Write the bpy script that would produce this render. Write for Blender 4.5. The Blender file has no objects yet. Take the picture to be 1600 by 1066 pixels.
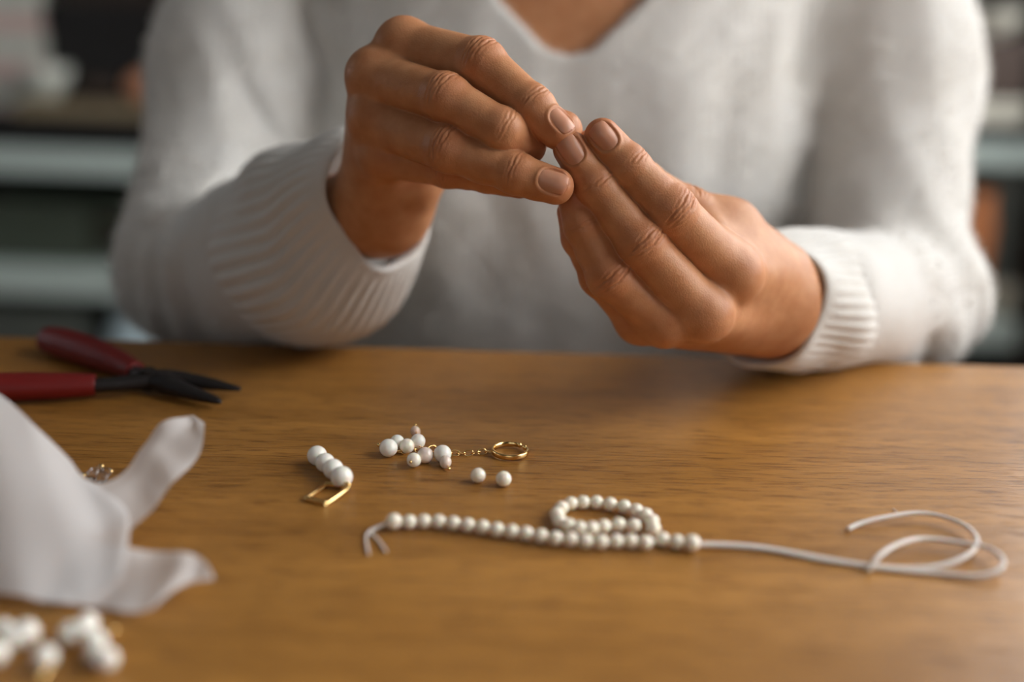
import bpy, bmesh, math, random
import numpy as np
from mathutils import Vector, Matrix
random.seed(7); rng = np.random.default_rng(7)
S = bpy.context.scene
COL = S.collection
PI = math.pi

# ------------------------------------------------------------------ camera
FPX = 1680.0                                   # focal length for a 1600 px wide frame
TZ = 0.75                                      # table top height
PITCH, ROLL = math.radians(17.0), math.radians(1.68)
CAM = np.array([0.0, 0.0, TZ + 0.163])
Fv = np.array([0, math.cos(PITCH), -math.sin(PITCH)])
U0 = np.array([0, math.sin(PITCH), math.cos(PITCH)])
R0 = np.array([1.0, 0, 0])
Rv = R0 * math.cos(ROLL) + U0 * math.sin(ROLL)
Uv = -R0 * math.sin(ROLL) + U0 * math.cos(ROLL)
cd = bpy.data.cameras.new('camera'); cam = bpy.data.objects.new('camera', cd); COL.objects.link(cam)
m = Matrix(((Rv[0], Uv[0], -Fv[0], CAM[0]), (Rv[1], Uv[1], -Fv[1], CAM[1]), (Rv[2], Uv[2], -Fv[2], CAM[2]), (0, 0, 0, 1)))
cam.matrix_world = m
cd.sensor_width = 36; cd.lens = FPX * 36 / 1600; cd.clip_start = 0.01; cd.clip_end = 30
cd.dof.use_dof = True; cd.dof.focus_distance = 0.408; cd.dof.aperture_fstop = 2.4
S.camera = cam
# ------------------------------------------------------------------ world, lights, exposure
S.view_settings.view_transform = 'Standard'; S.view_settings.look = 'None'
S.view_settings.exposure = 0.0; S.view_settings.gamma = 1.0; S.view_settings.use_curve_mapping = False
w = bpy.data.worlds.new('world'); S.world = w; w.use_nodes = True
w.node_tree.nodes['Background'].inputs[0].default_value = (0.75, 0.87, 1.0, 1)
w.node_tree.nodes['Background'].inputs[1].default_value = 1.0
def area(name, loc, target, sx, sy, power, color):
    l = bpy.data.lights.new(name, 'AREA'); l.shape = 'RECTANGLE'; l.size = sx; l.size_y = sy; l.energy = power; l.color = color
    o = bpy.data.objects.new(name, l); COL.objects.link(o); o.location = loc
    o.rotation_euler = (Vector(target) - Vector(loc)).to_track_quat('-Z', 'Y').to_euler()
    return o
WX = 1.15                                       # inner face of the window wall on the right
area('window_daylight', (WX - 0.02, 0.48, 1.42), (WX - 1.0, 0.44, 1.42 - 0.30), 1.4, 1.1, 31.5, (1.0, 0.99, 0.975))
area('added_light_far', (WX - 0.02, 1.66, 1.42), (WX - 1.0, 1.45, 1.25), 0.55, 1.1, 14.0, (0.97, 0.985, 1.0))  # added lamp, brightens the shelves, table glare and right arm edge
area('added_fill_rear', (-0.20, -1.46, 1.5), (-0.1, 0.6, 1.0), 1.0, 1.0, 1.3, (1.0, 0.96, 0.90))  # added weak fill behind the camera, no known source there
area('window_daylight_left', (-2.28, 1.2, 1.45), (-0.3, 0.6, 1.0), 1.1, 1.1, 2.0, (0.86, 0.95, 1.0))

def W(u, v, d):                                 # pixel and depth (mm) -> point in the room
    d = d / 1000.0
    return CAM + Fv * d + Rv * ((u - 800) / FPX * d) - Uv * ((v - 533) / FPX * d)
def T(u, v, h=0.0):                             # pixel -> point h mm above the table top
    r = Fv + Rv * ((u - 800) / FPX) - Uv * ((v - 533) / FPX)
    t = (TZ + h / 1000.0 - CAM[2]) / r[2]
    return CAM + r * t

# ------------------------------------------------------------------ helpers
def tag(o, label=None, cat=None, group=None, kind=None):
    if label: o['label'] = label
    if cat: o['category'] = cat
    if group: o['group'] = group
    if kind: o['kind'] = kind
    return o
def empty(name, loc, label=None, cat=None, group=None):
    o = bpy.data.objects.new(name, None); COL.objects.link(o); o.location = tuple(float(c) for c in loc); o.empty_display_size = 0.01
    return tag(o, label, cat, group)
def link_mesh(name, me, mat, parent=None, smooth=True):
    o = bpy.data.objects.new(name, me); COL.objects.link(o)
    if mat is not None: me.materials.append(mat)
    if smooth: me.polygons.foreach_set('use_smooth', [True] * len(me.polygons))
    if parent is not None:
        o.parent = parent
        l = Vector((0, 0, 0)); p = parent
        while p is not None: l += p.location; p = p.parent
        me.transform(Matrix.Translation(-l))
    return o
def pydata(name, V, F, mat, parent=None, smooth=True):
    me = bpy.data.meshes.new(name)
    me.from_pydata([tuple(map(float, v)) for v in V], [], [tuple(map(int, f)) for f in F]); me.update()
    return link_mesh(name, me, mat, parent, smooth)
def npmesh(name, V, Q):
    me = bpy.data.meshes.new(name)
    me.vertices.add(len(V)); me.vertices.foreach_set('co', V.astype(np.float32).ravel())
    me.loops.add(len(Q) * 4); me.loops.foreach_set('vertex_index', Q.astype(np.int32).ravel())
    me.polygons.add(len(Q)); me.polygons.foreach_set('loop_start', np.arange(0, len(Q) * 4, 4, dtype=np.int32))
    me.update(calc_edges=True); me.validate()
    return me
def box_bm(bm, x0, x1, y0, y1, z0, z1, rot=None, bevel=0.0):
    r = bmesh.ops.create_cube(bm, size=1)
    vs = r['verts']
    bmesh.ops.scale(bm, vec=(x1 - x0, y1 - y0, z1 - z0), verts=vs)
    bmesh.ops.translate(bm, vec=((x0 + x1) / 2, (y0 + y1) / 2, (z0 + z1) / 2), verts=vs)
    if bevel:
        es = list({e for v in vs for e in v.link_edges})
        bmesh.ops.bevel(bm, geom=es, offset=bevel, segments=3, affect='EDGES', profile=0.5)
    return vs
def bm_obj(name, bm, mat, parent=None, smooth=False, M=None):
    if M is not None: bm.transform(M)
    bmesh.ops.recalc_face_normals(bm, faces=bm.faces)
    me = bpy.data.meshes.new(name); bm.to_mesh(me); bm.free()
    return link_mesh(name, me, mat, parent, smooth)
def catmull(P, n=8, closed=False):
    P = [np.array(p, float) for p in P]; out = []
    N = len(P); rngs = N if closed else N - 1
    for i in range(rngs):
        if closed: a, b, c, d = P[i - 1], P[i], P[(i + 1) % N], P[(i + 2) % N]
        else: a, b, c, d = P[max(i - 1, 0)], P[i], P[i + 1], P[min(i + 2, N - 1)]
        for k in range(n):
            t = k / n
            out.append(0.5 * ((2 * b) + (c - a) * t + (2 * a - 5 * b + 4 * c - d) * t * t + (3 * b - a - 3 * c + d) * t ** 3))
    if not closed: out.append(P[-1])
    return out
def tube(P, rad, n=10, closed=False, cap=True, flat=1.0, up=(0, 0, 1)):
    """sweep a round (or flattened along 'up') section along P; returns verts, faces"""
    P = [np.array(p, float) for p in P]; N = len(P)
    if np.isscalar(rad): rad = [rad] * N
    V, F = [], []; upv = np.array(up, float)
    for i in range(N):
        t = (P[(i + 1) % N] - P[i - 1]) if closed else (P[min(i + 1, N - 1)] - P[max(i - 1, 0)])
        t = t / (np.linalg.norm(t) + 1e-12)
        s = np.cross(t, upv)
        if np.linalg.norm(s) < 1e-3: s = np.cross(t, (1, 0, 0.1))
        s /= np.linalg.norm(s); b = np.cross(s, t)
        for k in range(n):
            a = 2 * PI * k / n
            V.append(P[i] + s * math.cos(a) * rad[i] + b * math.sin(a) * rad[i] * flat)
    for i in range(N if closed else N - 1):
        j = (i + 1) % N
        for k in range(n):
            k2 = (k + 1) % n
            F.append((i * n + k, i * n + k2, j * n + k2, j * n + k))
    if cap and not closed:
        F.append(tuple(range(n - 1, -1, -1))); F.append(tuple((N - 1) * n + k for k in range(n)))
    return V, F
def join(parts):
    V, F = [], []
    for v, f in parts:
        o = len(V); V += list(v); F += [tuple(i + o for i in q) for q in f]
    return V, F
def sphere_mesh(name, r, sz=1.0, seg=24, rings=14):
    bm = bmesh.new(); bmesh.ops.create_uvsphere(bm, u_segments=seg, v_segments=rings, radius=r)
    bmesh.ops.scale(bm, vec=(1, 1, sz), verts=bm.verts)
    me = bpy.data.meshes.new(name); bm.to_mesh(me); bm.free()
    me.polygons.foreach_set('use_smooth', [True] * len(me.polygons))
    return me

# ------------------------------------------------------------------ materials
def mat(name, color=(0.5, 0.5, 0.5), rough=0.5, metal=0.0, **kw):
    m = bpy.data.materials.new(name); m.use_nodes = True
    b = m.node_tree.nodes['Principled BSDF']
    b.inputs['Base Color'].default_value = (*color, 1); b.inputs['Roughness'].default_value = rough; b.inputs['Metallic'].default_value = metal
    for k, v in kw.items():
        b.inputs[k.replace('_', ' ')].default_value = v
    return m
def nt(m): return m.node_tree.nodes, m.node_tree.links, m.node_tree.nodes['Principled BSDF']
def noise_bump(m, scale=40, strength=0.2, dist=0.001, mapping=(1, 1, 1), detail=4, color_mix=None):
    N, L, b = nt(m)
    tc = N.new('ShaderNodeTexCoord'); mp = N.new('ShaderNodeMapping'); mp.inputs['Scale'].default_value = mapping
    no = N.new('ShaderNodeTexNoise'); no.inputs['Scale'].default_value = scale; no.inputs['Detail'].default_value = detail
    L.new(tc.outputs['Object'], mp.inputs[0]); L.new(mp.outputs[0], no.inputs['Vector'])
    bu = N.new('ShaderNodeBump'); bu.inputs['Strength'].default_value = strength; bu.inputs['Distance'].default_value = dist
    L.new(no.outputs[0], bu.inputs['Height']); L.new(bu.outputs[0], b.inputs['Normal'])
    if color_mix:
        r = N.new('ShaderNodeValToRGB'); r.color_ramp.elements[0].position = 0.3; r.color_ramp.elements[1].position = 0.7
        r.color_ramp.elements[0].color = (*color_mix[0], 1); r.color_ramp.elements[1].color = (*color_mix[1], 1)
        L.new(no.outputs[0], r.inputs[0]); L.new(r.outputs[0], b.inputs['Base Color'])
    return m

def wood_material():
    m = mat('oiled_oak', rough=0.36); N, L, b = nt(m)
    tc = N.new('ShaderNodeTexCoord')
    def noise(sc, vec, det=5, rough=0.55, dist=0.0):
        mp = N.new('ShaderNodeMapping'); mp.inputs['Scale'].default_value = vec
        no = N.new('ShaderNodeTexNoise'); no.inputs['Scale'].default_value = sc; no.inputs['Detail'].default_value = det
        no.inputs['Roughness'].default_value = rough; no.inputs['Distortion'].default_value = dist
        L.new(tc.outputs['Object'], mp.inputs[0]); L.new(mp.outputs[0], no.inputs['Vector']); return no
    def ramp(src, p0, c0, p1, c1):
        r = N.new('ShaderNodeValToRGB'); e = r.color_ramp.elements
        e[0].position = p0; e[0].color = (*c0, 1); e[1].position = p1; e[1].color = (*c1, 1); L.new(src.outputs[0], r.inputs[0]); return r
    def mix(kind, fac, a, bb):
        x = N.new('ShaderNodeMixRGB'); x.blend_type = kind; x.inputs[0].default_value = fac
        L.new(a.outputs[0], x.inputs[1]); L.new(bb.outputs[0], x.inputs[2]); return x
    broad = noise(9, (0.35, 3.2, 1), 3, 0.5, 0.6)
    base = ramp(broad, 0.3, (0.34, 0.153, 0.031), 0.72, (0.50, 0.240, 0.054))
    band = noise(60, (0.10, 2.6, 1), 6, 0.6, 0.4)
    b2 = ramp(band, 0.25, (0.72, 0.68, 0.62), 0.7, (1.06, 1.04, 1.0))
    fine = noise(420, (0.13, 1.9, 1), 3, 0.7)
    b3 = ramp(fine, 0.37, (0.40, 0.32, 0.24), 0.50, (1, 1, 1))
    x = mix('MULTIPLY', 0.85, base, b2); x = mix('MULTIPLY', 0.8, x, b3)
    L.new(x.outputs[0], b.inputs['Base Color'])
    rr = N.new('ShaderNodeMapRange'); rr.inputs[3].default_value = 0.30; rr.inputs[4].default_value = 0.44
    L.new(band.outputs[0], rr.inputs[0]); L.new(rr.outputs[0], b.inputs['Roughness'])
    bu = N.new('ShaderNodeBump'); bu.inputs['Strength'].default_value = 0.35; bu.inputs['Distance'].default_value = 0.0004
    L.new(b3.outputs[0], bu.inputs['Height']); L.new(bu.outputs[0], b.inputs['Normal'])
    return m
def skin_material():
    m = mat('skin', rough=0.46); N, L, b = nt(m)
    b.inputs['Subsurface Weight'].default_value = 0.13; b.inputs['Subsurface Radius'].default_value = (1.0, 0.35, 0.18); b.inputs['Subsurface Scale'].default_value = 0.004
    b.inputs['Specular IOR Level'].default_value = 0.32
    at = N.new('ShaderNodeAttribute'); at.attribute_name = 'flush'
    tc = N.new('ShaderNodeTexCoord')
    no = N.new('ShaderNodeTexNoise'); no.inputs['Scale'].default_value = 130; no.inputs['Detail'].default_value = 5; L.new(tc.outputs['Object'], no.inputs['Vector'])
    r = N.new('ShaderNodeValToRGB'); e = r.color_ramp.elements
    e[0].position = 0.3; e[0].color = (0.47, 0.200, 0.085, 1); e[1].position = 0.7; e[1].color = (0.58, 0.280, 0.135, 1); L.new(no.outputs[0], r.inputs[0])
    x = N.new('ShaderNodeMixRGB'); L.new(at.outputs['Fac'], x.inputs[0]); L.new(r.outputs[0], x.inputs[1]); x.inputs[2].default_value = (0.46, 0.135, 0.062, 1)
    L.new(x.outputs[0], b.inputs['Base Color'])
    vo = N.new('ShaderNodeTexVoronoi'); vo.inputs['Scale'].default_value = 1400; L.new(tc.outputs['Object'], vo.inputs['Vector'])
    n2 = N.new('ShaderNodeTexNoise'); n2.inputs['Scale'].default_value = 700; n2.inputs['Detail'].default_value = 4; L.new(tc.outputs['Object'], n2.inputs['Vector'])
    ad = N.new('ShaderNodeMath'); ad.operation = 'ADD'; L.new(vo.outputs['Distance'], ad.inputs[0]); L.new(n2.outputs[0], ad.inputs[1])
    bu = N.new('ShaderNodeBump'); bu.inputs['Strength'].default_value = 0.22; bu.inputs['Distance'].default_value = 0.00025
    L.new(ad.outputs[0], bu.inputs['Height']); L.new(bu.outputs[0], b.inputs['Normal'])
    return m
def knit_material(name, col=(0.75, 0.735, 0.705), vertical=True):
    m = mat(name, color=col, rough=0.95); N, L, b = nt(m)
    b.inputs['Sheen Weight'].default_value = 0.35; b.inputs['Sheen Roughness'].default_value = 0.5; b.inputs['Sheen Tint'].default_value = (1, 0.99, 0.97, 1)
    b.inputs['Specular IOR Level'].default_value = 0.1
    b.inputs['Subsurface Weight'].default_value = 0.15; b.inputs['Subsurface Radius'].default_value = (1, 0.9, 0.8); b.inputs['Subsurface Scale'].default_value = 0.004
    tc = N.new('ShaderNodeTexCoord')
    wv = N.new('ShaderNodeTexWave'); wv.wave_type = 'BANDS'; wv.bands_direction = 'X'; wv.inputs['Scale'].default_value = 62; wv.inputs['Distortion'].default_value = 0.4
    wv.inputs['Detail'].default_value = 2; wv.inputs['Detail Scale'].default_value = 0.6
    L.new(tc.outputs['Object'], wv.inputs['Vector'])
    no = N.new('ShaderNodeTexNoise'); no.inputs['Scale'].default_value = 420; no.inputs['Detail'].default_value = 6; no.inputs['Roughness'].default_value = 0.7; L.new(tc.outputs['Object'], no.inputs['Vector'])
    cl = N.new('ShaderNodeTexNoise'); cl.inputs['Scale'].default_value = 28; cl.inputs['Detail'].default_value = 4; L.new(tc.outputs['Object'], cl.inputs['Vector'])
    mu = N.new('ShaderNodeMath'); mu.operation = 'MULTIPLY'; mu.inputs[1].default_value = 0.22 if vertical else 0.0; L.new(wv.outputs[1], mu.inputs[0])
    ad = N.new('ShaderNodeMath'); ad.operation = 'ADD'; L.new(mu.outputs[0], ad.inputs[0]); L.new(no.outputs[0], ad.inputs[1])
    bu = N.new('ShaderNodeBump'); bu.inputs['Strength'].default_value = 0.55; bu.inputs['Distance'].default_value = 0.0012
    L.new(ad.outputs[0], bu.inputs['Height']); L.new(bu.outputs[0], b.inputs['Normal'])
    r = N.new('ShaderNodeValToRGB'); e = r.color_ramp.elements
    e[0].position = 0.3; e[0].color = (col[0] * .9, col[1] * .885, col[2] * .86, 1); e[1].position = 0.7; e[1].color = (*col, 1); L.new(cl.outputs[0], r.inputs[0])
    L.new(r.outputs[0], b.inputs['Base Color'])
    return m
M = {}
M['wood'] = wood_material()
M['skin'] = skin_material()
M['knit'] = knit_material('cream_knit')
M['knit_cuff'] = knit_material('cream_rib_knit', vertical=False)
M['nail'] = mat('fingernail', (0.58, 0.27, 0.165), 0.36, Subsurface_Weight=0.2, Subsurface_Scale=0.002, Specular_IOR_Level=0.4)
M['pearl'] = noise_bump(mat('pearl', (0.98, 0.90, 0.75), 0.22, Coat_Weight=0.35, Coat_Roughness=0.12, Sheen_Weight=0.1, Subsurface_Weight=0.25, Subsurface_Scale=0.002), 300, 0.06, 0.0003)
M['pearl_white'] = noise_bump(mat('white_pearl', (0.98, 0.94, 0.85), 0.25, Coat_Weight=0.3, Coat_Roughness=0.15, Subsurface_Weight=0.25, Subsurface_Scale=0.002), 300, 0.06, 0.0003)
M['pearl_peach'] = mat('peach_pearl', (0.82, 0.60, 0.46), 0.25, Coat_Weight=0.35, Subsurface_Weight=0.2, Subsurface_Scale=0.002)
M['gold'] = noise_bump(mat('polished_gold', (0.90, 0.62, 0.26), 0.18, 1.0), 200, 0.05, 0.0002)
M['steel'] = noise_bump(mat('dark_steel', (0.035, 0.030, 0.030), 0.45, 0.6), 500, 0.15, 0.0003)
M['grip'] = noise_bump(mat('red_vinyl_grip', (0.19, 0.006, 0.004), 0.5), 300, 0.1, 0.0003)
M['thread'] = noise_bump(mat('white_silk_thread', (0.82, 0.77, 0.72), 0.7, Subsurface_Weight=0.2, Subsurface_Scale=0.001), 1500, 0.4, 0.0003)
M['glass'] = mat('clear_crystal', (0.97, 0.97, 1.0), 0.03, Transmission_Weight=1.0, IOR=1.6)

# ================================================================== SDF tools
def seg(P, a, b, ra, rb):
    ab = b - a; t = np.clip(((P - a) @ ab) / (ab @ ab), 0, 1)
    return np.linalg.norm(P - a - t[:, None] * ab, axis=1) - (ra + (rb - ra) * t)
def ell(P, c, r, Rm=None):
    q = P - c
    if Rm is not None: q = q @ Rm
    r = np.array(r); k0 = np.linalg.norm(q / r, axis=1); k1 = np.linalg.norm(q / (r * r), axis=1)
    return k0 * (k0 - 1) / np.maximum(k1, 1e-9)
def smin(a, b, k):
    h = np.maximum(k - np.abs(a - b), 0) / k
    return np.minimum(a, b) - h * h * k * 0.25
def smax(a, b, k): return -smin(-a, -b, k)
def sstep(a, b, x):
    t = np.clip((x - a) / (b - a), 0, 1); return t * t * (3 - 2 * t)

def mesh_sdf(fn, lo, hi, h, coarse=4, newton=1):
    lo = np.array(lo, float); hi = np.array(hi, float)
    nc = np.ceil((hi - lo) / (h * coarse)).astype(int) + 1
    ax = [lo[i] + np.arange(nc[i]) * h * coarse for i in range(3)]
    G = np.stack(np.meshgrid(*ax, indexing='ij'), -1).reshape(-1, 3)
    Fc = np.concatenate([fn(G[i:i + 400000]) for i in range(0, len(G), 400000)]).reshape(nc).astype(np.float32)
    # upsample (trilinear)
    def up(A, axis):
        n = A.shape[axis]; idx = np.arange((n - 1) * coarse + 1) / coarse
        i0 = np.minimum(idx.astype(int), n - 2); f = (idx - i0).astype(np.float32)
        sh = [1, 1, 1]; sh[axis] = -1; f = f.reshape(sh)
        return np.take(A, i0, axis) * (1 - f) + np.take(A, i0 + 1, axis) * f
    F = up(up(up(Fc, 0), 1), 2)
    mask = np.abs(F) < h * coarse * 0.95
    idx = np.argwhere(mask)
    vals = np.empty(len(idx), np.float32)
    for i in range(0, len(idx), 400000):
        vals[i:i + 400000] = fn(lo + idx[i:i + 400000] * h)
    F[mask] = vals
    ins = F < 0
    cs = ins[:-1, :-1, :-1].astype(np.int8)
    tot = sum(ins[dx:F.shape[0] - 1 + dx, dy:F.shape[1] - 1 + dy, dz:F.shape[2] - 1 + dz].astype(np.int8) for dx in (0, 1) for dy in (0, 1) for dz in (0, 1))
    act = (tot > 0) & (tot < 8)
    C = np.argwhere(act); vid = -np.ones(act.shape, np.int32); vid[act] = np.arange(len(C))
    corners = [(dx, dy, dz) for dx in (0, 1) for dy in (0, 1) for dz in (0, 1)]
    val = {c: F[C[:, 0] + c[0], C[:, 1] + c[1], C[:, 2] + c[2]] for c in corners}
    acc = np.zeros((len(C), 3)); cnt = np.zeros(len(C))
    for c in corners:
        for a in range(3):
            if c[a] == 0:
                d = list(c); d[a] = 1; d = tuple(d)
                va, vb = val[c], val[d]; cr = (va < 0) != (vb < 0)
                t = np.where(cr, va / np.where(cr, va - vb, 1), 0)
                p = np.tile(np.array(c, float), (len(C), 1)); p[:, a] += t
                acc[cr] += p[cr]; cnt[cr] += 1
    V = lo + (C + acc / cnt[:, None]) * h
    Q = []
    for a in range(3):
        b, c = (a + 1) % 3, (a + 2) % 3
        sl0 = [slice(None)] * 3; sl1 = [slice(None)] * 3; sl0[a] = slice(0, -1); sl1[a] = slice(1, None)
        for s in (sl0, sl1): s[b] = slice(1, -1); s[c] = slice(1, -1)
        i0 = ins[tuple(sl0)]; i1 = ins[tuple(sl1)]
        E = np.argwhere(i0 != i1)
        if not len(E): continue
        flip = ~i0[E[:, 0], E[:, 1], E[:, 2]]
        E[:, b] += 1; E[:, c] += 1
        def cell(db, dc):
            k = E.copy(); k[:, b] -= db; k[:, c] -= dc; return vid[k[:, 0], k[:, 1], k[:, 2]]
        q = np.stack([cell(1, 1), cell(0, 1), cell(0, 0), cell(1, 0)], 1)
        q[flip] = q[flip][:, ::-1]
        Q.append(q)
    Q = np.concatenate(Q); Q = Q[(Q >= 0).all(1)]
    e = h * 0.5
    for _ in range(newton):
        f0 = fn(V); g = np.stack([fn(V + np.eye(3)[k] * e) - f0 for k in range(3)], 1) / e
        gl = np.linalg.norm(g, axis=1); step = np.clip(f0 / np.maximum(gl, 0.3), -h, h)
        V = V - g / np.maximum(gl, 1e-6)[:, None] * step[:, None]
    return V, Q

def norm(v): return v / (np.linalg.norm(v) + 1e-12)

# ================================================================== ROOM
def boxobj(name, x0, x1, y0, y1, z0, z1, mt, parent=None, bevel=0.0):
    bm = bmesh.new(); box_bm(bm, x0, x1, y0, y1, z0, z1, bevel=bevel); return bm_obj(name, bm, mt, parent)
M['wall'] = noise_bump(mat('warm_grey_plaster', (0.20, 0.19, 0.17), 0.9), 60, 0.1, 0.001)
M['wall_dark'] = noise_bump(mat('dark_olive_plaster', (0.045, 0.045, 0.038), 0.9), 60, 0.1, 0.001)
M['ceiling'] = noise_bump(mat('white_ceiling', (0.36, 0.35, 0.33), 0.9), 60, 0.1, 0.001)
M['floor'] = noise_bump(mat('brown_floor', (0.10, 0.065, 0.04), 0.5), 8, 0.1, 0.001, (1, 8, 1), 5, ((0.07, 0.045, 0.03), (0.13, 0.085, 0.055)))
M['white_paint'] = mat('white_window_paint', (0.75, 0.75, 0.72), 0.45)
M['pane'] = mat('window_glass', (1, 1, 1), 0.02, Transmission_Weight=1.0, IOR=1.45)
XL, YB, YF, ZC = -2.3, 3.1, -1.5, 2.6
tag(boxobj('floor', XL - .1, WX + .1, YF - .1, YB + .1, -0.1, 0, M['floor']), kind='structure')
tag(boxobj('ceiling', XL - .1, WX + .1, YF - .1, YB + .1, ZC, ZC + 0.1, M['ceiling']), kind='structure')
tag(boxobj('wall_back', XL - .1, WX + .1, YB, YB + .1, 0, ZC, M['wall_dark']), kind='structure')
def wall_with_hole(name, axis, pos, thick, a0, a1, z1, h0, h1, hz0, hz1, more=None):
    bm = bmesh.new()
    def bx(p0, p1, q0, q1):
        if axis == 'x': box_bm(bm, pos, pos + thick, p0, p1, q0, q1)
        else: box_bm(bm, p0, p1, pos, pos + thick, q0, q1)
    bx(a0, h0, 0, z1)
    if more: bx(h1, more[0], 0, z1); bx(more[0], more[1], 0, hz0); bx(more[0], more[1], hz1, z1); bx(more[1], a1, 0, z1)
    else: bx(h1, a1, 0, z1)
    bx(h0, h1, 0, hz0); bx(h0, h1, hz1, z1)
    return tag(bm_obj(name, bm, M['wall']), kind='structure')
wall_with_hole('wall_right', 'x', WX, 0.1, YF, YB, ZC, -0.22, 1.18, 0.85, 1.99, (1.36, 1.96))
wall_with_hole('wall_left', 'x', XL - 0.1, 0.1, YF, YB, ZC, 0.65, 1.75, 0.9, 2.0)
wall_with_hole('wall_front', 'y', YF - 0.1, 0.1, XL, WX, ZC, -0.73, 0.33, 0.98, 2.02)
def window(name, axis, pos, a0, a1, z0, z1):
    bm = bmesh.new()
    def bx(b, p0, p1, q0, q1, t0=0.02, t1=0.07):
        if axis == 'x': box_bm(b, pos + t0, pos + t1, p0, p1, q0, q1)
        else: box_bm(b, p0, p1, pos - t1, pos - t0, q0, q1)
    for p in ((a0, a0 + .05, z0, z1), (a1 - .05, a1, z0, z1), (a0, a1, z0, z0 + .05), (a0, a1, z1 - .05, z1), ((a0 + a1) / 2 - .02, (a0 + a1) / 2 + .02, z0, z1)): bx(bm, *p)
    o = tag(bm_obj(name, bm, M['white_paint']), kind='structure')
    g = bmesh.new(); bx(g, a0, a1, z0, z1, 0.042, 0.048); bm_obj('pane', g, M['pane'], o)
window('window_1', 'x', WX, -0.22, 1.18, 0.85, 1.99)
window('added_window_4', 'x', WX, 1.36, 1.96, 0.85, 1.99)  # added opening that houses the far shelf and rim lamp
window('window_3', 'x', XL - 0.09, 0.65, 1.75, 0.9, 2.0)
window('added_window_2', 'y', YF, -0.73, 0.33, 0.98, 2.02)  # added opening behind the camera for the fill lamp

# ================================================================== TABLE
YE = T(800, 548)[1]                             # far edge of the table
table = empty('table', (0.0, YE - 0.40, 0.0), 'oiled oak table with fine horizontal grain filling the foreground', 'table')
bm = bmesh.new(); box_bm(bm, -0.85, 0.80, YE - 0.80, YE, TZ - 0.028, TZ, bevel=0.0022)
bm_obj('tabletop', bm, M['wood'], table)
for sx in (-0.78, 0.68):
    for sy in (YE - 0.76, YE - 0.09):
        bm = bmesh.new(); box_bm(bm, sx, sx + 0.05, sy, sy + 0.05, 0, TZ - 0.028, bevel=0.004); bm_obj('leg', bm, M['wood'], table)
bm = bmesh.new(); box_bm(bm, -0.76, 0.71, YE - 0.72, YE - 0.70, TZ - 0.10, TZ - 0.028); bm_obj('apron', bm, M['wood'], table)

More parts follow.
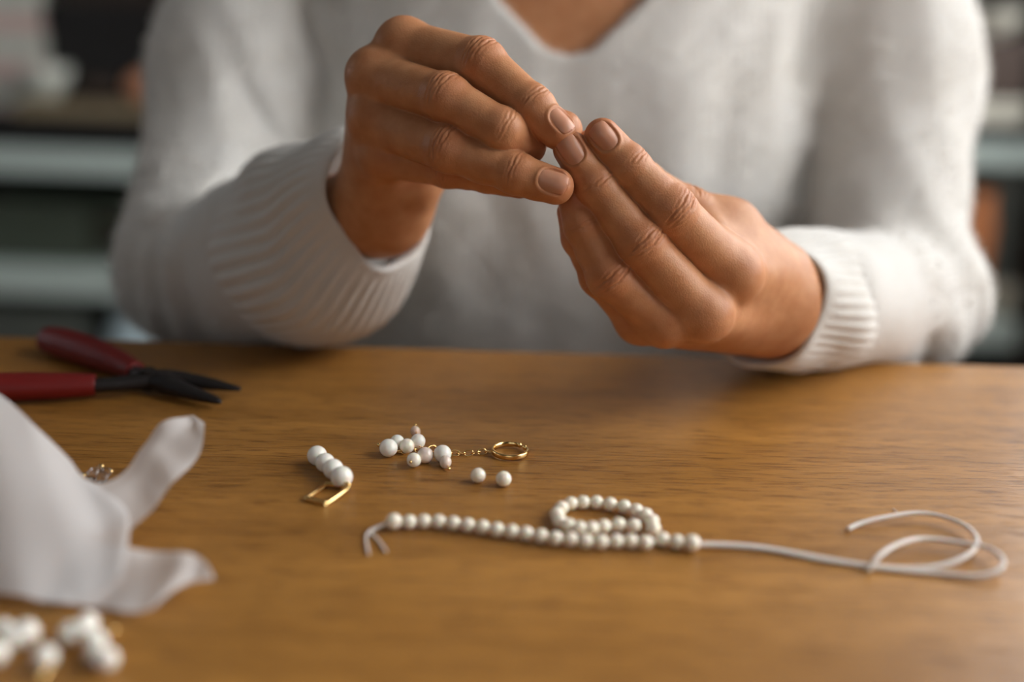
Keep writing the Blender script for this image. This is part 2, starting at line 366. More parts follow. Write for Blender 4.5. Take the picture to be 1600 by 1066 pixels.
# ================================================================== PERSON
# joints: (u, v, depth mm) -> room coordinates; radii mm
toCam = -Fv
class Finger:
    def __init__(s, pts, radii, dorsal, nail=False, pad=0.8):
        s.P = [W(*p) for p in pts]; s.r = [x / 1000 for x in radii]; s.D = norm(dorsal); s.nail = nail
        s.N = len(s.P)
    def frame(s, i):
        a = s.P[max(i - 1, 0)]; c = s.P[min(i + 1, s.N - 1)]; t = norm(c - a)
        D = norm(s.D - t * (s.D @ t)); return t, D, np.cross(t, D)
    def base(s, P):
        d = seg(P, s.P[0], s.P[1], s.r[0] * 0.98, s.r[1])
        for i in range(1, s.N - 1):
            ra = s.r[i] * 0.99; rb = s.r[i + 1] * (0.99 if i + 1 < s.N - 1 else 1.0)
            d = smin(d, seg(P, s.P[i], s.P[i + 1], ra, rb), 0.003)
        for i in range(1, s.N - 1):             # knuckle swellings, slightly to the back
            t, D, L = s.frame(i)
            d = smin(d, np.linalg.norm(P - s.P[i] - D * s.r[i] * 0.06, axis=1) - s.r[i] * 0.97, 0.0025)
            mid = (s.P[i] + s.P[i + 1]) / 2     # fleshy pads on the palm side
            d = smin(d, np.linalg.norm(P - mid + D * s.r[i] * 0.25, axis=1) - (s.r[i] + s.r[i + 1]) * 0.5 * 0.86, 0.003)
        return d
    def detail(s, P, d):
        near = d < 0.004
        if not near.any(): return d
        Q = P[near]; disp = np.zeros(len(Q))
        for i in range(1, s.N - 1):
            t, D, L = s.frame(i); q = Q - s.P[i]; a = q @ t; l = q @ L; dn = q @ D; r = s.r[i]
            big = (i == 1)
            wgt = sstep(0.15, 0.75, dn / r) * np.exp(-(a / (0.0062 if big else 0.0042)) ** 2)
            offs = ((-5.0, .16), (-3.1, .40), (-1.4, .62), (0.5, .30), (2.2, .66), (3.9, .42), (5.4, .22)) if big else ((-2.2, .22), (-0.6, .34), (1.0, .28), (2.4, .16))
            for o_, am in offs:
                o_ /= 1000
                bow = 1 - 0.38 * (l / r) ** 2 * (1 if abs(o_) > .001 else 0)
                jit = 0.00022 * np.sin(l * 900 + o_ * 9000) + 0.00008 * np.sin(l * 2400 + o_ * 21000)
                disp += am * 0.00128 * np.exp(-((a - o_ * bow - jit) / 0.00046) ** 2) * wgt * (0.7 + 0.3 * np.cos(l / r * 1.6 + o_ * 700))
            if big: disp -= 0.00022 * np.exp(-(a / 0.005) ** 2) * sstep(0.3, 0.9, dn / r)
        if s.nail:
            t, D, L = s.nframe(); q = Q - s.P[-1]; a = (q @ t - s.ns) / s.na; l = (q @ L) / s.nb; dn = q @ D
            rho = (np.abs(a) ** 2.6 + np.abs(l) ** 2.6) ** (1 / 2.6)
            g = sstep(0.0, 0.0025, dn)
            disp -= 0.00032 * np.exp(-((rho - 1.13) / 0.12) ** 2) * g * sstep(0.9, 0.3, a)
            disp += 0.0004 * sstep(1.05, 0.9, rho) * g
        out = d.copy(); out[near] = d[near] + disp; return out
    def nframe(s):
        t = norm(s.P[-1] - s.P[-2]); D = norm(s.Dn - t * (s.Dn @ t)); return t, D, np.cross(t, D)
    def set_nail(s, Dn, ns=-1.2, na=5.6, nb=4.7):
        s.nail = True; s.Dn = norm(Dn); s.ns = ns / 1000; s.na = na / 1000; s.nb = nb / 1000; return s
    def nail_mesh(s):
        t, D, L = s.nframe(); r = s.r[-1] + 0.00005; V = []; F = []; n1, n2 = 20, 16
        for i in range(n1 + 1):
            a = -1 + 2 * i / n1; wl = max(0.0, 1 - abs(a) ** 3.2) ** (1 / 3.2) if a < 0 else max(0.0, 1 - abs(a) ** 3.6) ** (1 / 3.0)
            for j in range(n2 + 1):
                l = (-1 + 2 * j / n2) * wl
                ss = s.ns + a * s.na; phi = l * s.nb / (r * 0.98)
                drop = 0.0 if ss < 0 else (r - math.sqrt(max(r * r - ss * ss, 0))) * 0.62
                k = 1 - 0.10 * abs(l) ** 2
                V.append(s.P[-1] + t * ss + (D * math.cos(phi) + L * math.sin(phi)) * (r * k) - D * drop + D * 0.00003)
        for i in range(n1):
            for j in range(n2):
                q = i * (n2 + 1) + j; F.append((q, q + 1, q + n2 + 2, q + n2 + 1))
        return V, F

def vec(r, u, c): return Rv * r + Uv * u + toCam * c    # right, up, towards the viewer
A = dict(
 index=Finger([(632, 74, 437), (752, 99, 418), (832, 167, 411), (872, 206, 409)], (11, 9.3, 7.9, 6.9), vec(.25, .55, .8)).set_nail(vec(.38, .42, .85), -0.8, 5.4, 4.6),
 middle=Finger([(584, 121, 436), (697, 153, 412), (785, 203, 407), (826, 229, 417)], (10.6, 9.0, 7.9, 6.9), vec(.1, .5, .85)),
 ring=Finger([(588, 188, 437), (702, 233, 414), (806, 271, 408), (868, 291, 406)], (10.4, 8.8, 7.6, 7.0), vec(.1, .25, .95)).set_nail(vec(-.05, .12, 1), -0.6, 5.6, 4.8),
 pinky=Finger([(602, 243, 440), (700, 263, 427), (762, 274, 423), (812, 287, 420)], (9.3, 7.4, 6.4, 5.8), vec(.0, .0, 1)),
 thumb=Finger([(645, 262, 470), (728, 185, 452), (812, 183, 436), (880, 203, 424)], (12, 9.5, 8.8, 7.6), vec(.2, .9, -.3)),
)
B = dict(
 index=Finger([(1142, 428, 431), (1048, 329, 413), (981, 259, 411), (941, 213, 409)], (11.2, 9.4, 7.8, 6.9), vec(.3, .4, .85)).set_nail(vec(-.22, .10, .97), -0.2, 5.6, 4.7),
 middle=Finger([(1096, 490, 427), (1000, 379, 413), (931, 290, 412), (892, 233, 410)], (11.2, 9.1, 7.9, 6.9), vec(.15, .3, .92)).set_nail(vec(-.28, .08, .96), -0.2, 5.8, 4.8),
 ring=Finger([(1038, 500, 429), (953, 431, 418), (913, 352, 417), (897, 308, 417)], (10.2, 8.8, 7.6, 6.6), vec(.1, .1, 1)),
 pinky=Finger([(1000, 497, 438), (937, 432, 429), (905, 372, 425), (893, 332, 424)], (9.6, 7.6, 6.5, 5.8), vec(-.3, 0, .95)),
 thumb=Finger([(1140, 356, 452), (1070, 330, 444), (1000, 285, 436), (925, 232, 425)], (10.5, 10, 9.0, 7.6), vec(.1, .9, -.2)),
)
WA, WB = W(596, 322, 480), W(1215, 472, 480)             # wrists
EA, EB = W(292, 415, 603), W(1432, 470, 603)             # elbows
def handA_palm(P):
    d = seg(P, W(632, 80, 438), W(612, 300, 478), .0105, .0145)
    for a, b, ra, rb in (((590, 124, 438), (602, 305, 478), .0108, .0150), ((590, 185, 440), (594, 315, 478), .0108, .0155), ((603, 240, 444), (592, 330, 478), .0105, .016)):
        d = smin(d, seg(P, W(*a), W(*b), ra, rb), 0.010)
    d = smin(d, seg(P, W(650, 262, 466), W(606, 320, 480), .013, .015), 0.010)
    d = smin(d, seg(P, W(648, 296, 462), W(600, 330, 482), .0085, .014), 0.008)
    d = smin(d, seg(P, W(640, 150, 452), W(620, 260, 470), .011, .013), 0.012)
    d = smin(d, seg(P, W(592, 325, 480), WA + (EA - WA) * 0.35, .0185, .022), 0.012)
    return d
def handB_palm(P):
    d = seg(P, W(1142, 430, 432), W(1212, 450, 480), .0108, .015)
    for a, b, ra, rb in (((1096, 490, 429), (1208, 478, 482), .0108, .0155), ((1040, 500, 432), (1200, 490, 484), .0100, .0155), ((1002, 497, 440), (1195, 500, 486), .0095, .015)):
        d = smin(d, seg(P, W(*a), W(*b), ra, rb), 0.006)
    d = smin(d, seg(P, W(1138, 358, 453), W(1205, 440, 480), .0112, .015), 0.014)
    d = smin(d, seg(P, W(1100, 375, 436), W(1180, 430, 462), .0095, .013), 0.016)
    d = smin(d, seg(P, W(1060, 470, 448), W(1150, 480, 470), .013, .014), 0.012)
    d = smin(d, seg(P, W(1213, 472, 480), WB + (EB - WB) * 0.4, .0205, .024), 0.012)
    return d
def hand_sdf(palm_fn, fingers):
    def fn(P):
        palm = palm_fn(P); out = None
        for k, f in fingers.items():
            d = f.detail(P, smin(palm, f.base(P), 0.0055 if k != 'thumb' else 0.010))
            out = d if out is None else smin(out, d, 0.0007)
        # knuckles and tendons on the back of the hand
        for k, f in fingers.items():
            if k != 'thumb':
                t = norm(f.P[1] - f.P[0]); D = norm(f.D - t * (f.D @ t))
                out = smin(out, np.linalg.norm(P - (f.P[0] + D * 0.0016), axis=1) - f.r[0] * 0.84, 0.006)
        return out
    return fn
fA, fB = hand_sdf(handA_palm, A), hand_sdf(handB_palm, B)
def bbox(fingers, extra):
    pts = np.array([p for f in fingers.values() for p in f.P] + extra); return pts.min(0) - 0.026, pts.max(0) + 0.026
HR = 0.00045
VA, QA = mesh_sdf(fA, *bbox(A, [WA, WA + (EA - WA) * .3]), HR, 5)
VB, QB = mesh_sdf(fB, *bbox(B, [WB, WB + (EB - WB) * .3]), HR, 5)
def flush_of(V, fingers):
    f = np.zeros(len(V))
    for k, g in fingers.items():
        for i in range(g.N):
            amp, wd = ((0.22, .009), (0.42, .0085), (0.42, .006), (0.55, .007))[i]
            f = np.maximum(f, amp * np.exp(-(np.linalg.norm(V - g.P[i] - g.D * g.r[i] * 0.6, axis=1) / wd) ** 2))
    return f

# ---- torso, arms, neck and head under the clothes
XC = W(885, 60, 640)[0]
def wpt(u, v, d): return W(u, v, d)
SA, SB = W(425, -125, 700), W(1362, -140, 700)
chestC = np.array([XC, YE + 0.205, TZ + 0.10])
neckB = np.array([XC, YE + 0.185, TZ + 0.26])
def torso_base(P, g=0.0):
    d = ell(P, chestC, (0.178 + g, 0.108 + g, 0.17))
    for sx in (-1, 1): d = smin(d, ell(P, np.array([XC + sx * 0.062, YE + 0.150, TZ + 0.055]), (0.072 + g, 0.062 + g, 0.075 + g)), 0.06)
    d = smin(d, ell(P, np.array([XC, YE + 0.195, TZ - 0.085]), (0.178 + g, 0.100 + g, 0.19)), 0.05)
    d = smin(d, ell(P, np.array([XC, YE + 0.22, TZ + 0.20]), (0.165 + g, 0.075 + g, 0.065 + g)), 0.05)
    return d
VN = W(885, 84, 622)                                       # bottom of the V neck
def vcut(P):
    x = P[:, 0] - VN[0]; hgt = P[:, 2] - VN[2]
    wd = np.where(hgt > 0, 0.0074 * np.sqrt(np.maximum(hgt, 0) * 1000), 0)
    wd = np.minimum(wd, 0.010 + 1.05 * np.maximum(hgt, 0))
    e = (np.abs(x) - wd) * 0.75
    return np.maximum(np.where(hgt < 0, np.hypot(x, hgt), e), P[:, 1] - (chestC[1] - 0.02))
FOLDS = []   # (u1,v1,u2,v2,width mm,height mm) soft folds of the knit, laid on the body at arm depth
for u1, v1, u2, v2, wd, am in (
    (330, -20, 470, 250, 9, 4.5), (300, 40, 400, 330, 8, 3.0), (430, -30, 515, 190, 7, -4.0), (470, 0, 500, 60, 6, 3),
    (545, -20, 520, 300, 8, 3.5), (350, 120, 430, 250, 7, -3.5), (262, 350, 262, 520, 4.2, 3.2), (238, 370, 240, 500, 4, -3.2), (290, 350, 288, 520, 4, -3.4), (316, 330, 312, 525, 4.5, 3.4),
    (240, 330, 370, 250, 6, 3), (270, 345, 400, 265, 5, -2.5), (350, 330, 345, 525, 6, -2.5),
    (1290, -20, 1255, 150, 7, -4.0), (1350, -20, 1290, 190, 9, 4.0), (1400, 60, 1290, 260, 8, 2.5), (1240, 0, 1215, 330, 10, 3.5), (1330, 180, 1265, 330, 8, -3.0),
    (1440, 430, 1475, 560, 6, 3.0), (1500, 420, 1500, 560, 6, -2.8), (1395, 470, 1415, 560, 6, -3.2), (1380, 400, 1470, 460, 7, -2.2), (1420, 300, 1520, 430, 8, 2.6),
    (700, 90, 690, 520, 14, 2.0), (760, 100, 770, 520, 13, -2.0), (830, 120, 850, 520, 12, 2.0), (980, 100, 930, 520, 16, -2.0), (1060, 60, 1010, 520, 14, 2.4), (1140, 40, 1130, 420, 14, -2.4), (620, 200, 640, 520, 12, -2)):
    a, b = W(u1, v1, 600), W(u2, v2, 600); FOLDS.append((a[[0, 2]], b[[0, 2]], wd / 1000, am / 1000))
def folds(P):
    q = P[:, [0, 2]]; d = np.zeros(len(P))
    for a, b, wd, am in FOLDS:
        ab = b - a; t = np.clip(((q - a) @ ab) / (ab @ ab), 0, 1); r = np.linalg.norm(q - a - t[:, None] * ab, axis=1)
        d += am * np.exp(-(r / wd) ** 2) * (1 - (2 * t - 1) ** 6)
    return d
axA, axB = norm(WA - EA), norm(WB - EB)
CA, CB = W(594, 312, 484), W(1191, 470, 484)               # cuff rim centres
DZ = np.array([0, 0, 0.007])
def sweater_fn(P):
    d = torso_base(P)
    armA = smin(seg(P, SA, W(380, 120, 678), .052, .0495), seg(P, W(380, 120, 678), EA + np.array([0.004, 0.010, 0.006]), .0495, .040), 0.03)
    upA = armA
    sleeveA = seg(P, EA - DZ, CA - axA * 0.056 - DZ * 1.7, .038, .0445)
    armA = smin(armA, sleeveA, 0.022)
    armB = smin(seg(P, SB, W(1386, 120, 678), .052, .0485), seg(P, W(1386, 120, 678), EB + np.array([-0.013, 0.010, 0.006]), .0485, .039), 0.03)
    upB = armB
    sleeveB = seg(P, EB, CB - axB * 0.052, .0385, .0345)
    armB = smin(armB, sleeveB, 0.020)
    d = smin(smin(d, upA, 0.030), upB, 0.022)
    d = smin(d, armA, 0.008); d = smin(d, armB, 0.008)
    sh = smin(seg(P, SA, neckB, .048, .030), seg(P, SB, neckB, .048, .030), 0.01)
    d = smin(d, sh, 0.04)
    d = d - folds(P) * sstep(0.02, -0.01, d) * (P[:, 1] < chestC[1] + 0.05)
    d = d - 0.0009 * np.sin(P[:, 0] * 110 + 2 * np.sin(P[:, 2] * 31)) * np.sin(P[:, 2] * 57 + 3 * np.sin(P[:, 0] * 27))
    d = smax(d, -vcut(P), 0.004)
    neck = seg(P, neckB + np.array([0, -.005, -.05]), neckB + np.array([0, -0.03, 0.15]), .058, .055)
    d = smax(d, -neck, 0.005)
    d = smax(   # the sleeves lie on the table top and do not enter it
        d, np.minimum(TZ + 0.0006 - P[:, 2], YE + 0.0008 - P[:, 1]), 0.002)
    return d
VS, QS = mesh_sdf(sweater_fn, (-0.30, YE - 0.07, TZ - 0.30), (0.37, YE + 0.32, TZ + 0.34), 0.0022, 4)
headC = neckB + np.array([0, -0.045, 0.235])
def coarse_body(P):
    d = torso_base(P) + 0.009
    d = smin(d, seg(P, neckB + np.array([0, 0, -.02]), headC + np.array([0, .015, -.06]), .052, .050), 0.03)
    sh = smin(seg(P, SA, neckB, .036, .040), seg(P, SB, neckB, .036, .040), 0.02); d = smin(d, sh, 0.03)
    for Sx, E, Wr in ((SA, EA, WA), (SB, EB, WB)):
        mid = W(380, 120, 685) if Sx is SA else W(1386, 120, 685)
        d = smin(d, smin(seg(P, Sx, mid, .036, .034), seg(P, mid, E, .034, .027), .01), 0.02); d = smin(d, seg(P, E, Wr + (E - Wr) * 0.2, .030, .020), 0.01)
    h = ell(P, headC + np.array([0, .012, .02]), (.074, .092, .092))
    h = smin(h, ell(P, headC + np.array([0, -.028, -.045]), (.055, .055, .060)), 0.03)
    h = smin(h, seg(P, headC + np.array([0, -.088, .012]), headC + np.array([0, -.102, -.022]), .007, .011), 0.012)
    for sx in (-1, 1):
        h = smax(h, -ell(P, headC + np.array([sx * .032, -.088, .010]), (.014, .012, .009)), 0.012)
        h = smin(h, ell(P, headC + np.array([sx * .032, -.072, .010]), (.012, .012, .012)), 0.002)
        h = smin(h, ell(P, headC + np.array([sx * .076, .01, -.005]), (.007, .018, .031)), 0.006)
    h = smin(h, ell(P, headC + np.array([0, -.083, -.050]), (.022, .009, .005)), 0.006)
    h = smin(h, ell(P, headC + np.array([0, -.081, -.059]), (.020, .009, .006)), 0.006)
    d = smin(d, h, 0.02)
    return d
VT, QT = mesh_sdf(coarse_body, (-0.30, YE - 0.12, TZ - 0.28), (0.37, YE + 0.34, headC[2] + 0.14), 0.0036, 4)
person = empty('person', (XC, YE + 0.2, 0.47), 'seated person in a fuzzy cream V-neck sweater joining two fingertips above the table', 'person')
V = np.concatenate([VA, VB, VT]); Q = np.concatenate([QA, QB + len(VA), QT + len(VA) + len(VB)])
me = npmesh('body', V, Q)
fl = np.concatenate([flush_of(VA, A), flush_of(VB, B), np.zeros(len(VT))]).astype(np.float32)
body = link_mesh('body', me, M['skin'], person)
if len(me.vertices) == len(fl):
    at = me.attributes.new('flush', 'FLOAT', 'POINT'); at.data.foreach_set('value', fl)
for f in (A['index'], A['ring'], B['index'], B['middle']):
    v, q = f.nail_mesh(); o = pydata('fingernail', v, q, M['nail'], body)
    sm = o.modifiers.new('s', 'SOLIDIFY'); sm.thickness = 0.0003; sm.offset = 0
me = npmesh('sweater', VS, QS)
sweater = link_mesh('sweater', me, M['knit'], person)
# ribbed cuffs: inner wall, rolled rim, flared ribbed outside
def cuff(C, ax, prof, nr, squash, parent, upref, depth, sag=0.0):
    t = ax; a = norm(np.cross(t, upref)); b = np.cross(a, t); V = []; F = []; n = 264
    for k, (s, r) in enumerate(prof):
        for i in range(n):
            th = 2 * PI * i / n
            amp = depth * sstep(0.0, 0.014, np.array([-s]))[0] if k > 14 else 0.0
            fade = 1.0 - 0.35 * sstep(0.05, 0.085, np.array([-s]))[0]
            rr = r + amp * fade * math.cos(th * nr) + 0.0012 * math.sin(3 * th + s * 60) + 0.0010 * math.sin(5 * th + 1 + s * 90)
            p = C + t * s + a * math.cos(th) * rr * squash[0] + b * math.sin(th) * rr * squash[1] - np.array([0, 0, sag]) * sstep(0.0, 0.032, np.array([-s]))[0]
            if p[1] < YE + 0.001: p[2] = max(p[2], TZ + 0.0008)
            V.append(p)
    for k in range(len(prof) - 1):
        for i in range(n):
            j = (i + 1) % n; F.append((k * n + i, k * n + j, (k + 1) * n + j, (k + 1) * n + i))
    return pydata('cuff', V, F, M['knit_cuff'], parent)
def profile(pts):
    P = catmull([np.array(p) / 1000 for p in pts], 5); return [(p[0], p[1]) for p in P]
cuff(CA, axA, profile([(-30, 25), (-14, 26.2), (-4, 26.8), (0.5, 28.2), (0.8, 30), (-1.5, 31.8), (-8, 35.5), (-20, 41), (-34, 45), (-50, 46.5), (-68, 45.5), (-86, 37)]), 40, (1.0, 1.05), sweater, np.array([0, 0, 1.0]), 0.0009, 0.0125)
cuff(CB, axB, profile([(-30, 25), (-14, 26.2), (-4, 27.0), (0.5, 28.2), (0.8, 29.8), (-1.5, 31), (-8, 31.6), (-20, 32.6), (-34, 34.2), (-50, 33.6), (-66, 31.0), (-84, 27)]), 40, (1.0, 1.0), sweater, np.array([0, 0, 1.0]), 0.00045)
# mohair halo: short thin fibres standing off the knit
M['fuzz'] = mat('mohair_fibre', (0.85, 0.83, 0.79), 0.9, Specular_IOR_Level=0.1)
def fuzz(Vs, Qs, n, length, width, parent):
    a, b, c = Vs[Qs[:, 0]], Vs[Qs[:, 1]], Vs[Qs[:, 2]]
    nn = np.cross(b - a, c - a); ar = np.linalg.norm(nn, axis=1); nn = nn / np.maximum(ar, 1e-12)[:, None]
    ctr = (a + c) / 2; segd = np.minimum(seg(ctr, CA, CA - axA * .085, .047, .052), seg(ctr, CB, CB - axB * .08, .040, .042)); keep = (segd > 0) & (nn @ (CAM - ctr.mean(0)) > -9 * np.linalg.norm(CAM - ctr.mean(0)))
    idx = rng.choice(len(Qs), n, p=(ar * keep) / (ar * keep).sum())
    base = a[idx] + (c[idx] - a[idx]) * rng.random((n, 1)); N_ = nn[idx]
    d = N_ + rng.normal(0, .9, (n, 3)); d /= np.linalg.norm(d, axis=1)[:, None]; d *= np.sign((d * N_).sum(1))[:, None]
    side = np.cross(d, rng.normal(0, 1, (n, 3))); side /= np.linalg.norm(side, axis=1)[:, None]
    L_ = length * (0.4 + rng.random((n, 1)))
    V = np.stack([base - side * width, base + side * width, base + d * L_ * .6 + side * width * .7, base + d * L_ + N_ * 0.0 + rng.normal(0, .15, (n, 3)) * L_], 1).reshape(-1, 3)
    me = npmesh('fuzz', V, np.arange(n * 4).reshape(-1, 4))
    o = link_mesh('fuzz', me, M['fuzz'], parent); o['kind'] = 'stuff'; return o
fuzz(VS, QS, 140000, 0.0034, 0.000014, sweater)
# hair
M['hair'] = noise_bump(mat('dark_blonde_hair', (0.16, 0.09, 0.045), 0.5), 60, 0.6, 0.003, (1, 1, 0.1))
def hair_fn(P):
    d = ell(P, headC + np.array([0, .022, .028]), (.086, .098, .098))
    d = smin(d, ell(P, headC + np.array([0, .085, -.03]), (.045, .04, .05)), 0.03)
    d = smax(d, -ell(P, headC + np.array([0, -.075, -.035]), (.066, .07, .088)), 0.01)
    return d + 0.0015 * np.sin(P[:, 0] * 400)
vh, qh = mesh_sdf(hair_fn, headC - 0.15, headC + 0.16, 0.004, 4)
link_mesh('hair', npmesh('hair', vh, qh), M['hair'], person)
# trousers and shoes under the table
M['denim'] = noise_bump(mat('dark_denim', (0.03, 0.035, 0.05), 0.85), 300, 0.3, 0.0005)
M['leather'] = mat('black_leather', (0.02, 0.018, 0.016), 0.4)
def trousers_fn(P):
    d = ell(P, np.array([XC, YE + 0.21, 0.55]), (.165, .12, .085))
    for sx in (-1, 1):
        hip = np.array([XC + sx * .085, YE + 0.20, 0.545]); kn = np.array([XC + sx * .12, YE - 0.17, 0.53]); an = np.array([XC + sx * .12, YE - 0.12, 0.10])
        d = smin(d, seg(P, hip, kn, .078, .060), 0.03); d = smin(d, seg(P, kn, an, .058, .045), 0.02)
    return d
vh, qh = mesh_sdf(trousers_fn, (XC - .3, YE - .32, 0.04), (XC + .3, YE + .36, 0.68), 0.009, 4)
link_mesh('trousers', npmesh('trousers', vh, qh), M['denim'], person)
for sx in (-1, 1):
    an = np.array([XC + sx * .12, YE - 0.12, 0.0])
    def shoe(P):
        d = seg(P, an + np.array([0, .03, .04]), an + np.array([0, -.12, .030]), .038, .030); d = smin(d, seg(P, an + np.array([0, 0, .05]), an + np.array([0, 0, .10]), .04, .042), .02)
        return smax(d, -(P[:, 2] - 0.001), .003)
    vh, qh = mesh_sdf(shoe, an + np.array([-.07, -.18, -.02]), an + np.array([.07, .10, .16]), 0.006, 4)
    link_mesh('shoe', npmesh('shoe', vh, qh), M['leather'], person)
# stool
M['stoolwood'] = noise_bump(mat('dark_stained_wood', (0.06, 0.035, 0.02), 0.5), 20, 0.2, 0.001, (1, 8, 1))
st = empty('stool', (XC, YE + 0.22, 0), 'dark wooden stool under the seated person', 'stool')
v, f = tube([(XC, YE + .22, .426), (XC, YE + .22, .430), (XC, YE + .22, .450), (XC, YE + .22, .456)], [.17, .18, .18, .172], 40); pydata('seat', v, f, M['stoolwood'], st, False)
for a in range(4):
    th = PI / 4 + a * PI / 2; c, s_ = math.cos(th), math.sin(th)
    v, f = tube([(XC + c * .17, YE + .22 + s_ * .17, 0), (XC + c * .12, YE + .22 + s_ * .12, .428)], [.014, .018], 12); pydata('leg', v, f, M['stoolwood'], st)

# ================================================================== JEWELLERY
def pearl_part(u, v, r, parent, mt='pearl', h=None, sz=1.0, name='pearl', cache={}):
    p = T(u, v, r if h is None else h)
    key = (round(r, 2), mt, sz)
    if key not in cache:
        me = sphere_mesh('pearl', r / 1000, sz); me.materials.append(M[mt]); cache[key] = me
    o = bpy.data.objects.new(name, cache[key]); COL.objects.link(o)
    if parent is not None:
        o.parent = parent; o.location = tuple(float(x) for x in (p - np.array(parent.location)))
    else: o.location = tuple(float(x) for x in p)
    o.rotation_euler = (random.uniform(0, 3), random.uniform(0, 3), random.uniform(0, 3)) if sz == 1.0 else (random.uniform(-.3, .3), random.uniform(-.3, .3), random.uniform(0, 3))
    return o
def tpart(name, pts, r, parent, mt, n=8, sub=6, closed=False, flat=1.0, smooth=True, cap=True):
    P = catmull(pts, sub, closed) if sub > 1 else pts
    rr = r if np.isscalar(r) else list(np.interp(np.linspace(0, 1, len(P)), np.linspace(0, 1, len(r)), r))
    v, f = tube(P, rr, n, closed, cap, flat); return pydata(name, v, f, M[mt], parent, smooth)

# strand
line = [(615.5, 815), (639.5, 816), (662.5, 815), (685.5, 815.5), (708.5, 818), (731, 821), (754, 824), (776.5, 828), (799.5, 831), (822, 834), (845, 838), (868, 841.5), (891.5, 843.5), (915, 846), (939, 847), (962.5, 846), (985, 846), (1008, 848), (1034.5, 843), (1057.5, 847), (1081, 848.5)]
loop = [(892, 787), (911, 785), (932, 785), (953.5, 788), (975, 792), (994, 798), (1009, 805), (1018.5, 814.5), (1021, 826), (877.5, 794), (870.5, 803.5), (874.5, 813.5), (888, 821), (906, 825.5), (924.5, 826), (943, 823), (966, 820), (990, 822)]
strand = empty('pearl_strand', T(845, 838), 'strand of small round cream pearls with one loop, threaded on white silk', 'strand of pearls')
for i, (u, v) in enumerate(line): pearl_part(u, v, 2.72 if i in (0, 20) else 2.42, strand)
for u, v in loop: pearl_part(u, v, 2.42, strand)
def th(pts, name='thread', r=0.00062, par=strand):
    P = [T(u, v, h) for u, v, h in pts]; return tpart(name, P, r, par, 'thread', 8, 8)
th([(u, v, 2.4) for u, v in line])
th([(1021, 830, 2.4)] + [(u, v, 2.4) for u, v in loop[8::-1]] + [(u, v, 2.4) for u, v in loop[9:]])
th([(1092, 850, 2.2), (1150, 852, 1.2), (1200, 857, 0.8), (1262, 868, 0.9), (1330, 880, 0.9), (1400, 888, 0.8), (1460, 886, 1.6), (1508, 870, 3), (1527, 847, 3.5), (1510, 823, 3.0), (1470, 807, 3), (1430, 802, 3), (1380, 809, 2.5), (1345, 818, 1.5), (1325, 827, 1.0)], r=0.0008)
th([(1092, 851, 2.0), (1150, 854, 0.8), (1205, 860, 0.7), (1270, 873, 0.7), (1330, 882, 0.7), (1400, 891, 0.7), (1470, 897, 0.8), (1530, 900, 1.5), (1562, 890, 3), (1566, 873, 4), (1545, 857, 4), (1500, 848, 3.5), (1440, 842, 3.5), (1400, 852, 4.5), (1372, 871, 4), (1357, 893, 1.0)], r=0.0008)
th([(605, 817, 2.6), (590, 823, 1.6), (577, 830, 0.8), (572, 842, 0.6), (576, 866, 0.6)], r=0.0004)
th([(605, 818, 2.4), (588, 826, 1.2), (579, 833, 0.7), (590, 843, 0.6), (603, 862, 0.6)], r=0.0004)
# stop beads left on the table
a = pearl_part(747, 743, 2.75, None); a.name = 'loose_pearl'; tag(a, 'loose round pearl on the table, the one nearer the pearl cluster', 'pearl', 'loose pearls')
a = pearl_part(787, 748.5, 2.85, None); a.name = 'loose_pearl'; tag(a, 'loose round pearl on the table, the right one of two below the hoop', 'pearl', 'loose pearls')

# four pearl earring with a rectangular gold link
e4 = empty('pearl_bar_earring', T(515, 740), 'earring of four stacked pearls on an open gold rectangle', 'earring')
for u, v, r in ((495.5, 712, 3.75), (508, 723, 3.6), (520.5, 733, 3.75), (534, 745.5, 3.95)): pearl_part(u, v, r, e4, 'pearl_white')
Lk = [T(507, 760, 1.0), T(481, 777, 1.0), T(484, 780, 1.0), T(508, 786, 1.0), T(513, 785, 1.0), T(542, 764, 1.8), T(539, 760, 1.8), T(511, 757, 1.4)]
tpart('gold_link', Lk, 0.0009, e4, 'gold', 8, 5, True)
tpart('jump_ring', [T(540, 763, 1.2) + np.array([0.0016 * math.cos(a), 0.0, 0.0014 * math.sin(a) + 0.0008]) for a in np.linspace(0, 2 * PI, 12, endpoint=False)], 0.0004, e4, 'gold', 6, 2, True)
tpart('head_pin', [T(495, 703, 3.8), T(508, 723, 3.7), T(534, 746, 3.9), T(541, 757, 2.2)], 0.0003, e4, 'gold', 6, 3)

# cluster earring: pearls on a chain with a hinged hoop
ec = empty('pearl_cluster_earring', T(650, 708), 'drop earring, bunch of pearls on a fine gold chain with a small hoop', 'earring')
for u, v, r, h, mt, sz in ((607, 700, 3.5, 3.5, 'pearl_white', 1), (620.5, 690.5, 2.8, 3.4, 'pearl_white', 1), (636, 697, 2.9, 3.0, 'pearl', 1), (653, 689.5, 2.9, 3.6, 'pearl_white', 1), (649, 674.5, 2.0, 3.6, 'pearl_peach', 1.15),
                           (646.7, 719, 2.75, 2.75, 'pearl', 1), (664.5, 711.5, 3.1, 3.1, 'pearl_peach_light', 1), (691.5, 709, 3.35, 3.6, 'pearl_white', 1), (696, 722, 2.25, 2.2, 'pearl_peach_light', 1.1)):
    if mt == 'pearl_peach_light' and mt not in M: M[mt] = mat('pale_peach_pearl', (0.86, 0.72, 0.62), 0.25, Coat_Weight=0.35, Subsurface_Weight=0.2, Subsurface_Scale=0.002)
    pearl_part(u, v, r, ec, mt, h, sz)
